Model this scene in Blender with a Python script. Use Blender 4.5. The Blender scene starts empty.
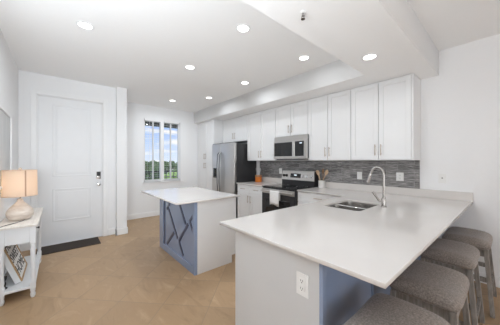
import bpy, bmesh, math, random
from mathutils import Vector, Matrix
random.seed(7)
S = bpy.context.scene
COL = S.collection
PI = math.pi

# ------------------------------------------------------------------ camera, sky, lights, exposure
cd = bpy.data.cameras.new('camera'); cam = bpy.data.objects.new('camera', cd); COL.objects.link(cam)
cam.location = (0, 0, 1.38)
cam.rotation_euler = (PI/2, 0, math.radians(49.2))
cd.lens = 16.0; cd.sensor_width = 36.0; cd.sensor_fit = 'HORIZONTAL'; cd.shift_y = -0.002
cd.clip_start = 0.02; cd.clip_end = 500
S.camera = cam

w = bpy.data.worlds.new('sky'); S.world = w; w.use_nodes = True
nt = w.node_tree; nt.nodes.clear()
def N(t, **k):
    n = nt.nodes.new(t)
    for a, b in k.items(): setattr(n, a, b)
    return n
out = N('ShaderNodeOutputWorld'); bg = N('ShaderNodeBackground'); tc = N('ShaderNodeTexCoord')
sep = N('ShaderNodeSeparateXYZ'); nt.links.new(tc.outputs['Generated'], sep.inputs[0])
ramp = N('ShaderNodeValToRGB'); cr = ramp.color_ramp
cr.elements[0].position = 0.0; cr.elements[0].color = (.72, .82, .98, 1)
cr.elements[1].position = 0.5; cr.elements[1].color = (.20, .40, .85, 1)
e = cr.elements.new(.14); e.color = (.38, .57, .95, 1)
nt.links.new(sep.outputs['Z'], ramp.inputs[0])
mp = N('ShaderNodeMapping'); mp.inputs['Scale'].default_value = (2.2, 2.2, 11)
nt.links.new(tc.outputs['Generated'], mp.inputs[0])
no = N('ShaderNodeTexNoise'); no.inputs['Scale'].default_value = 2.6; no.inputs['Detail'].default_value = 6
nt.links.new(mp.outputs[0], no.inputs['Vector'])
cm = N('ShaderNodeValToRGB'); cm.color_ramp.elements[0].position = .50; cm.color_ramp.elements[1].position = .64
nt.links.new(no.outputs['Fac'], cm.inputs[0])
mx = N('ShaderNodeMix', data_type='RGBA'); mx.inputs['B'].default_value = (.98, .98, 1.0, 1)
nt.links.new(cm.outputs[0], mx.inputs['Factor']); nt.links.new(ramp.outputs[0], mx.inputs['A'])
nt.links.new(mx.outputs['Result'], bg.inputs[0]); bg.inputs[1].default_value = 1.08
nt.links.new(bg.outputs[0], out.inputs[0])

def light(name, kind, loc, rot, energy, size=None, size_y=None, color=(1, 1, 1), parent=None):
    d = bpy.data.lights.new(name, kind); d.energy = energy; d.color = color
    if kind == 'AREA':
        d.shape = 'RECTANGLE' if size_y else 'DISK'; d.size = size
        if size_y: d.size_y = size_y
        else: d.spread = math.radians(168)
    o = bpy.data.objects.new(name, d); COL.objects.link(o); o.location = loc; o.rotation_euler = rot
    if parent: o.parent = parent
    return o
# sun on the trees and rooftops outside
sun = light('sun', 'SUN', (0, 0, 20), (math.radians(38), 0, math.radians(60)), 2.2, color=(1, .95, .86)); sun.data.angle = .01
# added area lights standing in for daylight from the unseen living room
light('living_room_fill', 'AREA', (1.2, -3.95, 1.35), (PI/2, 0, 0), 8, 5.0, 2.3, (.92, .96, 1.0))
light('side_fill', 'AREA', (4.95, -.6, 1.15), (PI/2, 0, PI/2), 96, 4.4, 2.1, (.90, .95, 1.0))
# two upward fill lights added beside the camera to brighten the ceiling
light('ceiling_fill', 'AREA', (.3, -.3, 1.7), (math.radians(150), 0, math.radians(60)), 23, 1.2, 1.2, (.87, .94, 1.0))
light('ceiling_fill', 'AREA', (-.8, -.36, 1.45), (math.radians(140), 0, math.radians(82)), 45, .6, .6, (.85, .935, 1.0))
DOWN_W = 5.4
S.cycles.diffuse_bounces = 8; S.cycles.max_bounces = 14
S.view_settings.view_transform = 'Standard'; S.view_settings.look = 'None'
S.view_settings.gamma = 1.0; S.view_settings.use_curve_mapping = False
S.view_settings.exposure = 0.07

# ------------------------------------------------------------------ materials
def mat(name, col, rough=.5, metal=0.0, spec=.5, build=None, **kw):
    m = bpy.data.materials.new(name); m.use_nodes = True
    b = m.node_tree.nodes['Principled BSDF']
    b.inputs['Base Color'].default_value = (*col, 1); b.inputs['Roughness'].default_value = rough
    b.inputs['Metallic'].default_value = metal; b.inputs['Specular IOR Level'].default_value = spec
    for k, v in kw.items(): b.inputs[k.replace('_', ' ')].default_value = v
    if build: build(m.node_tree, b)
    return m
def tex_noise(t, scale, detail=4, mapscale=(1, 1, 1), rot=(0, 0, 0), rough=.5):
    c = t.nodes.new('ShaderNodeTexCoord'); mpn = t.nodes.new('ShaderNodeMapping')
    mpn.inputs['Scale'].default_value = mapscale; mpn.inputs['Rotation'].default_value = rot
    t.links.new(c.outputs['Object'], mpn.inputs[0])
    n = t.nodes.new('ShaderNodeTexNoise'); n.inputs['Scale'].default_value = scale
    n.inputs['Detail'].default_value = detail; n.inputs['Roughness'].default_value = rough
    t.links.new(mpn.outputs[0], n.inputs['Vector']); return n
def ramp2(t, src, stops):
    r = t.nodes.new('ShaderNodeValToRGB'); c = r.color_ramp
    c.elements[0].position, c.elements[0].color = stops[0][0], (*stops[0][1], 1)
    c.elements[1].position, c.elements[1].color = stops[-1][0], (*stops[-1][1], 1)
    for p, k in stops[1:-1]:
        q = c.elements.new(p); q.color = (*k, 1)
    t.links.new(src, r.inputs[0]); return r
def noise_col(scale, stops, detail=4, mapscale=(1, 1, 1), rot=(0, 0, 0), bump=0.0, bdist=.002):
    def f(t, b):
        n = tex_noise(t, scale, detail, mapscale, rot); r = ramp2(t, n.outputs['Fac'], stops)
        t.links.new(r.outputs[0], b.inputs['Base Color'])
        if bump:
            bp = t.nodes.new('ShaderNodeBump'); bp.inputs['Strength'].default_value = bump; bp.inputs['Distance'].default_value = bdist
            t.links.new(n.outputs['Fac'], bp.inputs['Height']); t.links.new(bp.outputs[0], b.inputs['Normal'])
    return f
def mathn(t, op, a, b=None):
    n = t.nodes.new('ShaderNodeMath'); n.operation = op
    for i, v in enumerate((a, b)):
        if v is None: continue
        if isinstance(v, (int, float)): n.inputs[i].default_value = v
        else: t.links.new(v, n.inputs[i])
    return n.outputs[0]
def floor_nodes(t, b):
    # square stone tiles laid on the diagonal
    c = t.nodes.new('ShaderNodeTexCoord'); m = t.nodes.new('ShaderNodeMapping')
    T = .452
    m.vector_type = 'TEXTURE'
    m.inputs['Location'].default_value = (-2.817, .782, 0); m.inputs['Rotation'].default_value = (0, 0, math.radians(44))
    m.inputs['Scale'].default_value = (T, T, 1)
    t.links.new(c.outputs['Object'], m.inputs[0])
    s = t.nodes.new('ShaderNodeSeparateXYZ'); t.links.new(m.outputs[0], s.inputs[0])
    def edge(v):
        fr = mathn(t, 'FRACT', v); return mathn(t, 'ABSOLUTE', mathn(t, 'SUBTRACT', fr, .5))
    mxx = mathn(t, 'MAXIMUM', edge(s.outputs['X']), edge(s.outputs['Y']))
    g = mathn(t, 'GREATER_THAN', mxx, .5 - .007)
    fx = mathn(t, 'FLOOR', s.outputs['X']); fy = mathn(t, 'FLOOR', s.outputs['Y'])
    cb = t.nodes.new('ShaderNodeCombineXYZ'); t.links.new(fx, cb.inputs[0]); t.links.new(fy, cb.inputs[1])
    wn = t.nodes.new('ShaderNodeTexWhiteNoise'); wn.noise_dimensions = '2D'; t.links.new(cb.outputs[0], wn.inputs['Vector'])
    off = t.nodes.new('ShaderNodeVectorMath'); off.operation = 'MULTIPLY_ADD'
    t.links.new(wn.outputs['Color'], off.inputs[0]); off.inputs[1].default_value = (9, 9, 9); t.links.new(c.outputs['Object'], off.inputs[2])
    ms = t.nodes.new('ShaderNodeMapping'); ms.inputs['Rotation'].default_value = (0, 0, .5); ms.inputs['Scale'].default_value = (1.0, 2.6, 1)
    t.links.new(off.outputs[0], ms.inputs[0])
    n = t.nodes.new('ShaderNodeTexNoise'); n.inputs['Scale'].default_value = 2.4; n.inputs['Detail'].default_value = 6
    n.inputs['Distortion'].default_value = 1.0; n.inputs['Roughness'].default_value = .6
    t.links.new(ms.outputs[0], n.inputs['Vector'])
    r = ramp2(t, n.outputs['Fac'], [(.28, (.33, .215, .120)), (.45, (.42, .28, .160)), (.55, (.405, .268, .152)), (.75, (.51, .355, .216))])
    hv = t.nodes.new('ShaderNodeHueSaturation'); t.links.new(r.outputs[0], hv.inputs['Color'])
    t.links.new(mathn(t, 'MULTIPLY_ADD', wn.outputs['Value'], .16), hv.inputs['Value'])
    hv.inputs['Value'].links[0].from_node.inputs[2].default_value = .90
    mixn = t.nodes.new('ShaderNodeMix'); mixn.data_type = 'RGBA'; mixn.inputs['B'].default_value = (.30, .215, .14, 1)
    t.links.new(g, mixn.inputs['Factor']); t.links.new(hv.outputs[0], mixn.inputs['A'])
    t.links.new(mixn.outputs['Result'], b.inputs['Base Color'])
def splash_nodes(t, b):
    c = t.nodes.new('ShaderNodeTexCoord'); s = t.nodes.new('ShaderNodeSeparateXYZ'); t.links.new(c.outputs['Object'], s.inputs[0])
    cb = t.nodes.new('ShaderNodeCombineXYZ'); t.links.new(s.outputs['X'], cb.inputs[0]); t.links.new(s.outputs['Z'], cb.inputs[1])
    br = t.nodes.new('ShaderNodeTexBrick'); br.offset = .42; br.inputs['Scale'].default_value = 1.0
    br.inputs['Brick Width'].default_value = .34; br.inputs['Row Height'].default_value = .074
    br.inputs['Mortar Size'].default_value = .0022; br.inputs['Mortar Smooth'].default_value = 0
    br.inputs['Color1'].default_value = (0, 0, 0, 1); br.inputs['Color2'].default_value = (1, 1, 1, 1); br.inputs['Mortar'].default_value = (.5, .5, .5, 1)
    t.links.new(cb.outputs[0], br.inputs['Vector'])
    n = tex_noise(t, 3.0, 9, (2.6, 1, 34), rough=.78)
    a = mathn(t, 'MULTIPLY_ADD', br.outputs['Color'], .07); a.node.inputs[2].default_value = -.035
    sm = mathn(t, 'ADD', n.outputs['Fac'], a)
    r = ramp2(t, sm, [(.36, (.03, .029, .030)), (.44, (.105, .10, .102)), (.50, (.20, .193, .192)), (.56, (.31, .30, .295)), (.65, (.55, .53, .515))])
    mixn = t.nodes.new('ShaderNodeMix'); mixn.data_type = 'RGBA'; mixn.inputs['B'].default_value = (.36, .355, .35, 1)
    t.links.new(br.outputs['Fac'], mixn.inputs['Factor']); t.links.new(r.outputs[0], mixn.inputs['A'])
    t.links.new(mixn.outputs['Result'], b.inputs['Base Color'])
def glass_mat():
    m = bpy.data.materials.new('window_glass'); m.use_nodes = True; t = m.node_tree; t.nodes.clear()
    o = t.nodes.new('ShaderNodeOutputMaterial'); mxs = t.nodes.new('ShaderNodeMixShader'); mxs.inputs[0].default_value = .05
    a = t.nodes.new('ShaderNodeBsdfTransparent'); g = t.nodes.new('ShaderNodeBsdfGlossy'); g.inputs['Roughness'].default_value = .02
    t.links.new(a.outputs[0], mxs.inputs[1]); t.links.new(g.outputs[0], mxs.inputs[2]); t.links.new(mxs.outputs[0], o.inputs[0]); return m
def shade_mat():
    m = bpy.data.materials.new('linen_shade'); m.use_nodes = True; t = m.node_tree; t.nodes.clear()
    o = t.nodes.new('ShaderNodeOutputMaterial'); mxs = t.nodes.new('ShaderNodeMixShader'); mxs.inputs[0].default_value = .5
    a = t.nodes.new('ShaderNodeBsdfDiffuse'); a.inputs[0].default_value = (.80, .68, .57, 1)
    g = t.nodes.new('ShaderNodeBsdfTranslucent'); g.inputs[0].default_value = (.85, .68, .54, 1)
    t.links.new(a.outputs[0], mxs.inputs[1]); t.links.new(g.outputs[0], mxs.inputs[2]); t.links.new(mxs.outputs[0], o.inputs[0]); return m
def emit(name, col, st):
    m = bpy.data.materials.new(name); m.use_nodes = True; t = m.node_tree; t.nodes.clear()
    o = t.nodes.new('ShaderNodeOutputMaterial'); e_ = t.nodes.new('ShaderNodeEmission'); e_.inputs[0].default_value = (*col, 1); e_.inputs[1].default_value = st
    t.links.new(e_.outputs[0], o.inputs[0]); return m

WALLP = mat('wall_paint', (.83, .835, .845), .7, build=noise_col(60, [(.3, (.825, .83, .84)), (.7, (.835, .84, .85))], bump=.03))
CEILP = mat('ceiling_paint', (.79, .79, .79), .8, build=noise_col(40, [(.3, (.885, .885, .885)), (.7, (.895, .895, .895))]))
TRIM = mat('trim_white', (.78, .785, .79), .4, build=noise_col(8, [(.3, (.825, .83, .835)), (.7, (.835, .84, .845))]))
DOORP = mat('door_white', (.72, .73, .745), .4, build=noise_col(8, [(.3, (.79, .80, .815)), (.7, (.80, .81, .825))]))
FLOOR = mat('travertine_tile', (.5, .35, .22), .42, build=floor_nodes)
SPLASH = mat('grey_stone_tile', (.2, .2, .2), .35, build=splash_nodes)
CAB = mat('cabinet_white', (.75, .75, .75), .32, build=noise_col(6, [(.3, (.745, .745, .75)), (.7, (.755, .755, .755))]))
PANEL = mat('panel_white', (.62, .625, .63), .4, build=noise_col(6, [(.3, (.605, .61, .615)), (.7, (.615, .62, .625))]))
QUARTZ = mat('white_quartz', (.78, .755, .73), .13, build=noise_col(2.6, [(.3, (.655, .622, .597)), (.5, (.665, .634, .609)), (.7, (.68, .65, .627))], detail=7))
BLUE = mat('blue_paint', (.24, .30, .425), .26, build=noise_col(5, [(.3, (.25, .315, .455)), (.7, (.26, .325, .465))]), Coat_Weight=.3, Coat_Roughness=.12, Coat_IOR=1.5)
DKSTEEL = mat('dark_steel', (.22, .22, .225), .3, 1.0, build=noise_col(30, [(.3, (.2, .2, .205)), (.7, (.24, .24, .245))]))
EDGESHADE = mat('edge_shade', (.055, .07, .125), .4, build=noise_col(5, [(.3, (.05, .065, .12)), (.7, (.06, .075, .13))]))  # dark colour standing in for shade along the island's lattice strips
STEEL = mat('brushed_steel', (.58, .565, .55), .3, 1.0, build=noise_col(30, [(.3, (.55, .535, .52)), (.7, (.61, .595, .58))], mapscale=(1, 1, 40)))
SINKM = mat('sink_steel', (.40, .385, .365), .24, 1.0, build=noise_col(30, [(.3, (.38, .365, .345)), (.7, (.42, .405, .385))], mapscale=(30, 1, 1)))
CHROME = mat('chrome', (.72, .72, .72), .15, 1.0)
NICKEL = mat('brushed_nickel', (.46, .44, .42), .25, 1.0, build=noise_col(60, [(.3, (.44, .42, .40)), (.7, (.48, .46, .44))]))
PULLM = mat('champagne_pull', (.45, .38, .32), .3, 1.0, build=noise_col(60, [(.3, (.43, .36, .3)), (.7, (.47, .4, .34))]))
BLKGLASS = mat('black_glass', (.012, .012, .013), .06)
BLK = mat('black_enamel', (.02, .02, .022), .4, build=noise_col(40, [(.3, (.018, .018, .02)), (.7, (.024, .024, .026))]))
DKSIDE = mat('charcoal_side', (.028, .028, .03), .5, build=noise_col(40, [(.3, (.026, .026, .028)), (.7, (.031, .031, .033))]))
FABRIC = mat('taupe_fabric', (.22, .18, .15), .9, build=noise_col(130, [(.3, (.165, .138, .121)), (.5, (.245, .208, .184)), (.7, (.335, .292, .262))], detail=3, bump=.5, bdist=.003), Sheen_Weight=.2)
GREYWOOD = mat('grey_washed_wood', (.27, .245, .22), .6, build=noise_col(14, [(.3, (.19, .17, .152)), (.5, (.26, .237, .215)), (.7, (.34, .315, .29))], mapscale=(6, 6, .7)))
PALEWOOD = mat('pale_wood', (.62, .44, .28), .6, build=noise_col(20, [(.3, (.52, .34, .2)), (.7, (.68, .5, .34))], mapscale=(4, 4, .8)))
DKWOOD = mat('brown_wood', (.3, .17, .09), .6, build=noise_col(20, [(.3, (.24, .13, .07)), (.7, (.36, .21, .11))], mapscale=(4, 4, .8)))
OAK = mat('oak_frame', (.45, .29, .15), .55, build=noise_col(20, [(.3, (.37, .23, .11)), (.7, (.52, .35, .19))], mapscale=(1, 6, 6)))
WHITEW = mat('white_painted_wood', (.74, .75, .765), .45, build=noise_col(9, [(.3, (.73, .74, .755)), (.7, (.75, .76, .775))]))
TABLETOP = mat('whitewashed_top', (.74, .70, .65), .45, build=noise_col(9, [(.3, (.68, .64, .59)), (.7, (.78, .745, .70))], mapscale=(.6, 8, 1)))
CERAMIC = mat('whitewashed_ceramic', (.66, .57, .49), .6, build=noise_col(9, [(.3, (.52, .43, .36)), (.5, (.66, .575, .50)), (.7, (.78, .71, .64))], mapscale=(1, 1, 3), bump=.2))
COPPER = mat('orange_copper', (.72, .20, .03), .35, .35, build=noise_col(14, [(.3, (.55, .13, .02)), (.7, (.82, .27, .05))]))
CROCK = mat('white_crock', (.72, .70, .67), .4, build=noise_col(8, [(.3, (.70, .68, .65)), (.7, (.74, .72, .69))]))
TOWEL = mat('white_towel', (.78, .77, .76), .95, build=noise_col(120, [(.3, (.70, .69, .68)), (.7, (.82, .81, .80))], bump=.4))
MAT_ = mat('dark_brown_mat', (.06, .045, .035), .95, build=noise_col(90, [(.3, (.028, .021, .017)), (.7, (.06, .045, .035))], bump=.6, bdist=.004))
PLASTIC = mat('white_plastic', (.80, .80, .79), .35)
SLOT = mat('dark_slot', (.03, .03, .03), .6)
ART = mat('grey_panel', (.42, .43, .435), .45, build=noise_col(3, [(.3, (.50, .51, .515)), (.7, (.58, .59, .595))], mapscale=(6, 1, .5)))
SIGNW = mat('sign_face', (.76, .75, .73), .7, build=noise_col(9, [(.3, (.74, .73, .71)), (.7, (.78, .77, .75))]))
INK = mat('black_ink', (.03, .03, .032), .7)
GLASS = glass_mat(); SHADE = shade_mat()
SEAM = mat('shade_seam', (.45, .30, .21), .9)
LENS = emit('downlight_glow', (1, .98, .95), 7.0)
BULB = emit('warm_bulb', (1, .80, .6), 3.0)
DISPLAY = emit('display_glow', (.8, .9, 1), 1.2)
RAILM = mat('black_rail', (.015, .015, .017), .4)
EAVEM = mat('dark_eave', (.045, .06, .055), .8, build=noise_col(10, [(.3, (.04, .055, .05)), (.7, (.05, .065, .06))]))
CONC = mat('concrete', (.42, .41, .40), .9, build=noise_col(4, [(.3, (.36, .35, .34)), (.7, (.48, .47, .46))]))
GRASS = mat('lawn', (.2, .3, .12), .95, build=noise_col(.09, [(.3, (.24, .30, .17)), (.5, (.40, .38, .32)), (.7, (.30, .36, .20))]))
LEAF = mat('dark_foliage', (.07, .13, .05), .9, build=noise_col(2.2, [(.3, (.035, .07, .03)), (.7, (.12, .19, .07))]))
LEAF2 = mat('bright_foliage', (.25, .4, .1), .9, build=noise_col(2.6, [(.3, (.16, .30, .06)), (.7, (.40, .55, .18))]))
BARK = mat('bark', (.16, .11, .08), .9, build=noise_col(6, [(.3, (.12, .085, .06)), (.7, (.2, .14, .1))]))
ROOFM = mat('pale_roof', (.5, .47, .45), .8, build=noise_col(2, [(.3, (.45, .42, .4)), (.7, (.56, .53, .5))]))
STUCCO = mat('cream_stucco', (.7, .66, .6), .9, build=noise_col(2, [(.3, (.66, .62, .56)), (.7, (.74, .7, .64))]))

# ------------------------------------------------------------------ helpers
def root_loc(p):
    v = Vector((0, 0, 0))
    while p: v += p.location; p = p.parent
    return v
class MB:
    def __init__(s): s.bm = bmesh.new(); s.M = Matrix.Identity(4)
    def _new(s, fn):
        b = bmesh.new(); fn(b); b.transform(s.M)
        me = bpy.data.meshes.new('t'); b.to_mesh(me); b.free(); s.bm.from_mesh(me); bpy.data.meshes.remove(me); return s
    def box(s, x0, x1, y0, y1, z0, z1, bev=0, seg=2):
        def fn(b):
            bmesh.ops.create_cube(b, size=1)
            for v in b.verts: v.co = Vector((x0+(v.co.x+.5)*(x1-x0), y0+(v.co.y+.5)*(y1-y0), z0+(v.co.z+.5)*(z1-z0)))
            if bev: bmesh.ops.bevel(b, geom=b.edges[:], offset=bev, segments=seg, affect='EDGES', profile=.6)
        return s._new(fn)
    def cyl(s, p0, p1, r, r2=None, seg=16):
        p0, p1 = Vector(p0), Vector(p1); d = p1-p0
        def fn(b):
            bmesh.ops.create_cone(b, cap_ends=True, segments=seg, radius1=r, radius2=r if r2 is None else r2, depth=d.length)
            b.transform(Matrix.Translation((p0+p1)/2) @ d.to_track_quat('Z', 'Y').to_matrix().to_4x4())
        return s._new(fn)
    def bar(s, p0, p1, wx, wy, up=(0, 0, 1), bev=0):
        # rectangular bar between two points; wx across, wy along the second axis
        p0, p1 = Vector(p0), Vector(p1); d = (p1-p0); L = d.length; z = d.normalized(); x = Vector(up).cross(z)
        if x.length < 1e-5: x = Vector((1, 0, 0))
        x.normalize(); y = z.cross(x)
        R = Matrix((x, y, z)).transposed().to_4x4()
        def fn(b):
            bmesh.ops.create_cube(b, size=1)
            for v in b.verts: v.co = Vector((v.co.x*wx, v.co.y*wy, v.co.z*L))
            if bev: bmesh.ops.bevel(b, geom=b.edges[:], offset=bev, segments=1, affect='EDGES')
            b.transform(Matrix.Translation((p0+p1)/2) @ R)
        return s._new(fn)
    def hexa(s, bot, top):
        def fn(b):
            v = [b.verts.new(p) for p in bot] + [b.verts.new(p) for p in top]
            b.faces.new(v[3::-1]); b.faces.new(v[4:])
            for i in range(4): j = (i+1) % 4; b.faces.new((v[i], v[j], v[4+j], v[4+i]))
            bmesh.ops.recalc_face_normals(b, faces=b.faces[:])
        return s._new(fn)
    def lathe(s, prof, c, seg=32, sx=1, sy=1):
        def fn(b):
            rings = []
            for r, z in prof:
                rings.append([b.verts.new((c[0]+sx*r*math.cos(2*PI*i/seg), c[1]+sy*r*math.sin(2*PI*i/seg), c[2]+z)) for i in range(seg)])
            for a, d in zip(rings, rings[1:]):
                for i in range(seg): j = (i+1) % seg; b.faces.new((a[i], a[j], d[j], d[i]))
            if prof[0][0] > 1e-4 and prof[0] != prof[-1]: b.faces.new(rings[0][::-1])
            if prof[-1][0] > 1e-4 and prof[0] != prof[-1]: b.faces.new(rings[-1])
            bmesh.ops.remove_doubles(b, verts=b.verts[:], dist=1e-5)
            bmesh.ops.recalc_face_normals(b, faces=b.faces[:])
        return s._new(fn)
    def tube(s, pts, r, seg=12):
        pts = [Vector(p) for p in pts]
        rs = r if isinstance(r, (list, tuple)) else [r]*len(pts)
        def fn(b):
            rings = []; nrm = None
            for i, p in enumerate(pts):
                t = (pts[min(i+1, len(pts)-1)]-pts[max(i-1, 0)]).normalized()
                if nrm is None: nrm = t.orthogonal().normalized()
                nrm = (nrm - t*nrm.dot(t)).normalized(); bi = t.cross(nrm)
                rings.append([b.verts.new(p+(nrm*math.cos(2*PI*k/seg)+bi*math.sin(2*PI*k/seg))*rs[i]) for k in range(seg)])
            for a, d in zip(rings, rings[1:]):
                for k in range(seg): j = (k+1) % seg; b.faces.new((a[k], a[j], d[j], d[k]))
            b.faces.new(rings[0][::-1]); b.faces.new(rings[-1])
            bmesh.ops.recalc_face_normals(b, faces=b.faces[:])
        return s._new(fn)
    def build(s, name, m, parent=None, smooth=False, label=None):
        me = bpy.data.meshes.new(name); L = root_loc(parent) if parent else Vector((0, 0, 0))
        s.bm.transform(Matrix.Translation(-L)); s.bm.to_mesh(me); s.bm.free()
        me.materials.append(m); o = bpy.data.objects.new(name, me); COL.objects.link(o)
        if parent: o.parent = parent
        if smooth:
            for p in me.polygons: p.use_smooth = True
            try: me.set_sharp_from_angle(angle=math.radians(40))
            except Exception: pass
        if label: o['label'] = label
        return o
def thing(name, label, cat, loc=(0, 0, 0), group=None):
    o = bpy.data.objects.new(name, None); COL.objects.link(o); o.location = loc; o.empty_display_size = .05
    o['label'] = label; o['category'] = cat
    if group: o['group'] = group
    return o
def tag(o, label, cat, group=None, kind=None):
    o['label'] = label; o['category'] = cat
    if group: o['group'] = group
    if kind: o['kind'] = kind
    return o
def struct(o): o['kind'] = 'structure'; return o
def copy_tree(o, parent=None):
    c = o.copy(); COL.objects.link(c)
    if parent: c.parent = parent
    for ch in [k for k in o.children]: copy_tree(ch, c)
    return c
def slab(name, loops, z0, z1, m, parent=None, bev=.002):
    cu = bpy.data.curves.new('t', 'CURVE'); cu.dimensions = '2D'; cu.fill_mode = 'BOTH'
    cu.extrude = (z1-z0)/2-bev; cu.bevel_depth = bev; cu.bevel_resolution = 1; cu.offset = -bev
    for lp in loops:
        sp = cu.splines.new('POLY'); sp.points.add(len(lp)-1); sp.use_cyclic_u = True
        for p, q in zip(sp.points, lp): p.co = (q[0], q[1], 0, 1)
    t = bpy.data.objects.new('t', cu); COL.objects.link(t)
    dg = bpy.context.evaluated_depsgraph_get(); me = bpy.data.meshes.new_from_object(t.evaluated_get(dg))
    bpy.data.objects.remove(t); bpy.data.curves.remove(cu)
    L = root_loc(parent) if parent else Vector((0, 0, 0))
    me.transform(Matrix.Translation(Vector((0, 0, (z0+z1)/2))-L)); me.materials.clear(); me.materials.append(m); me.name = name
    o = bpy.data.objects.new(name, me); COL.objects.link(o)
    if parent: o.parent = parent
    return o
def rrect(x0, x1, y0, y1, r, n=5):
    P = []
    for cx, cy, a0 in ((x1-r, y1-r, 0), (x0+r, y1-r, 90), (x0+r, y0+r, 180), (x1-r, y0+r, 270)):
        for i in range(n+1):
            a = math.radians(a0+90*i/n); P.append((cx+r*math.cos(a), cy+r*math.sin(a)))
    return P

# shaker front: built in a local frame (u along width, front towards -Y), then mapped by matrix F
def frame_neg_y(y): return Matrix.Translation((0, y, 0))                         # u = +X, normal -Y
def frame_neg_x(x, y0=0): return Matrix.Translation((x, y0, 0)) @ Matrix.Rotation(-PI/2, 4, 'Z')  # u = -Y, normal -X
def frame_pos_y(y, x0=0): return Matrix.Translation((x0, y, 0)) @ Matrix.Rotation(PI, 4, 'Z')     # u = -X, normal +Y
def front(parent, F, u0, u1, z0, z1, m=None, name='door', rail=.057, handle=None, t=.019, g=.0045):
    m = m or CAB; b = MB(); b.M = F
    u0 += g; u1 -= g; z0 += g; z1 -= g
    rz = min(rail, (z1-z0)*.28)
    b.box(u0, u0+rail, -t, 0, z0, z1, .0012, 1).box(u1-rail, u1, -t, 0, z0, z1, .0012, 1)
    b.box(u0+rail, u1-rail, -t, 0, z0, z0+rz, .0012, 1).box(u0+rail, u1-rail, -t, 0, z1-rz, z1, .0012, 1)
    b.box(u0+rail-.002, u1-rail+.002, -t+.010, -.002, z0+rz-.002, z1-rz+.002)
    d = b.build(name, m, parent)
    if handle:
        hu, hz, L, vert = handle
        h = MB(); h.M = F
        if vert:
            h.cyl((hu, -t-.028, hz-L/2), (hu, -t-.028, hz+L/2), .0058, seg=10)
            for s in (-1, 1): h.cyl((hu, -t-.028, hz+s*L*.36), (hu, -t, hz+s*L*.36), .0045, seg=8)
        else:
            h.cyl((hu-L/2, -t-.028, hz), (hu+L/2, -t-.028, hz), .0058, seg=10)
            for s in (-1, 1): h.cyl((hu+s*L*.36, -t-.028, hz), (hu+s*L*.36, -t, hz), .0045, seg=8)
        h.build('handle', PULLM, d, smooth=True)
    return d

# ------------------------------------------------------------------ the room
CZ = 2.78; SZ = 2.47; WY = 3.66; XW = -5.85; XD = -4.88; YL = -.46
struct(MB().box(-6.0, 5.1, -4.2, 3.8, -.2, 0).build('floor', FLOOR))
struct(MB().box(-6.0, 5.1, -4.2, 3.8, CZ, CZ+.2).build('ceiling', CEILP))
struct(MB().box(-6.0, 5.1, WY, WY+.15, 0, CZ).build('wall_back', WALLP))
wy0, wy1, wz0, wz1 = 1.60, 2.53, .865, 2.445
struct(MB().box(XW-.15, XW, 1.0, wy0, 0, CZ).box(XW-.15, XW, wy1, WY, 0, CZ).box(XW-.15, XW, wy0, wy1, 0, wz0).box(XW-.15, XW, wy0, wy1, wz1, CZ).build('wall_window', WALLP))
struct(MB().box(XW-.15, -4.775, .83, 1.0, 0, CZ).build('wall_entry', WALLP))
dy0, dy1, dz1 = -.255, .625, 2.452
struct(MB().box(XD-.15, XD, YL, dy0, 0, CZ).box(XD-.15, XD, dy1, .83, 0, CZ).box(XD-.15, XD, dy0, dy1, dz1, CZ).build('wall_door', WALLP))
struct(MB().box(XD-.15, -1.5, YL-.15, YL, 0, CZ).build('wall_left', WALLP))
struct(MB().box(-1.65, -1.5, -4.2, YL-.15, 0, CZ).build('wall_living', WALLP))
struct(MB().box(-1.65, 5.1, -4.2, -4.05, 0, CZ).build('wall_front', WALLP))
struct(MB().box(5.0, 5.1, -4.05, WY, 0, CZ).build('wall_right', WALLP))
# dropped soffit over the cabinets, with the arm that runs over the peninsula
sf = [(XW, WY), (XW, 2.93), (-1.175, 2.93), (-1.175, -2.2), (-.57, -2.2), (-.57, WY)]
struct(slab('soffit', [sf], SZ, CZ, CEILP, bev=.001))
# baseboards
def bb(name, *boxes):
    b = MB()
    for (x0, x1, y0, y1) in boxes:
        b.box(x0, x1, y0, y1, 0, .115, .003, 1)
    struct(b.build(name, TRIM))
bb('baseboard_window', (XW, XW+.015, 1.0, 3.0))
bb('baseboard_entry', (-4.775, -4.76, .815, 1.0), (XW+.015, -4.76, 1.0, 1.015), (XD, -4.76, .815, .83))
bb('baseboard_door', (XD, XD+.015, dy1+.075, .815), (XD, XD+.015, YL, dy0-.075))
bb('baseboard_left', (XD+.015, -1.5, YL, YL+.015))
bb('baseboard_back', (-.56, 5.0, WY-.015, WY))
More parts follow.
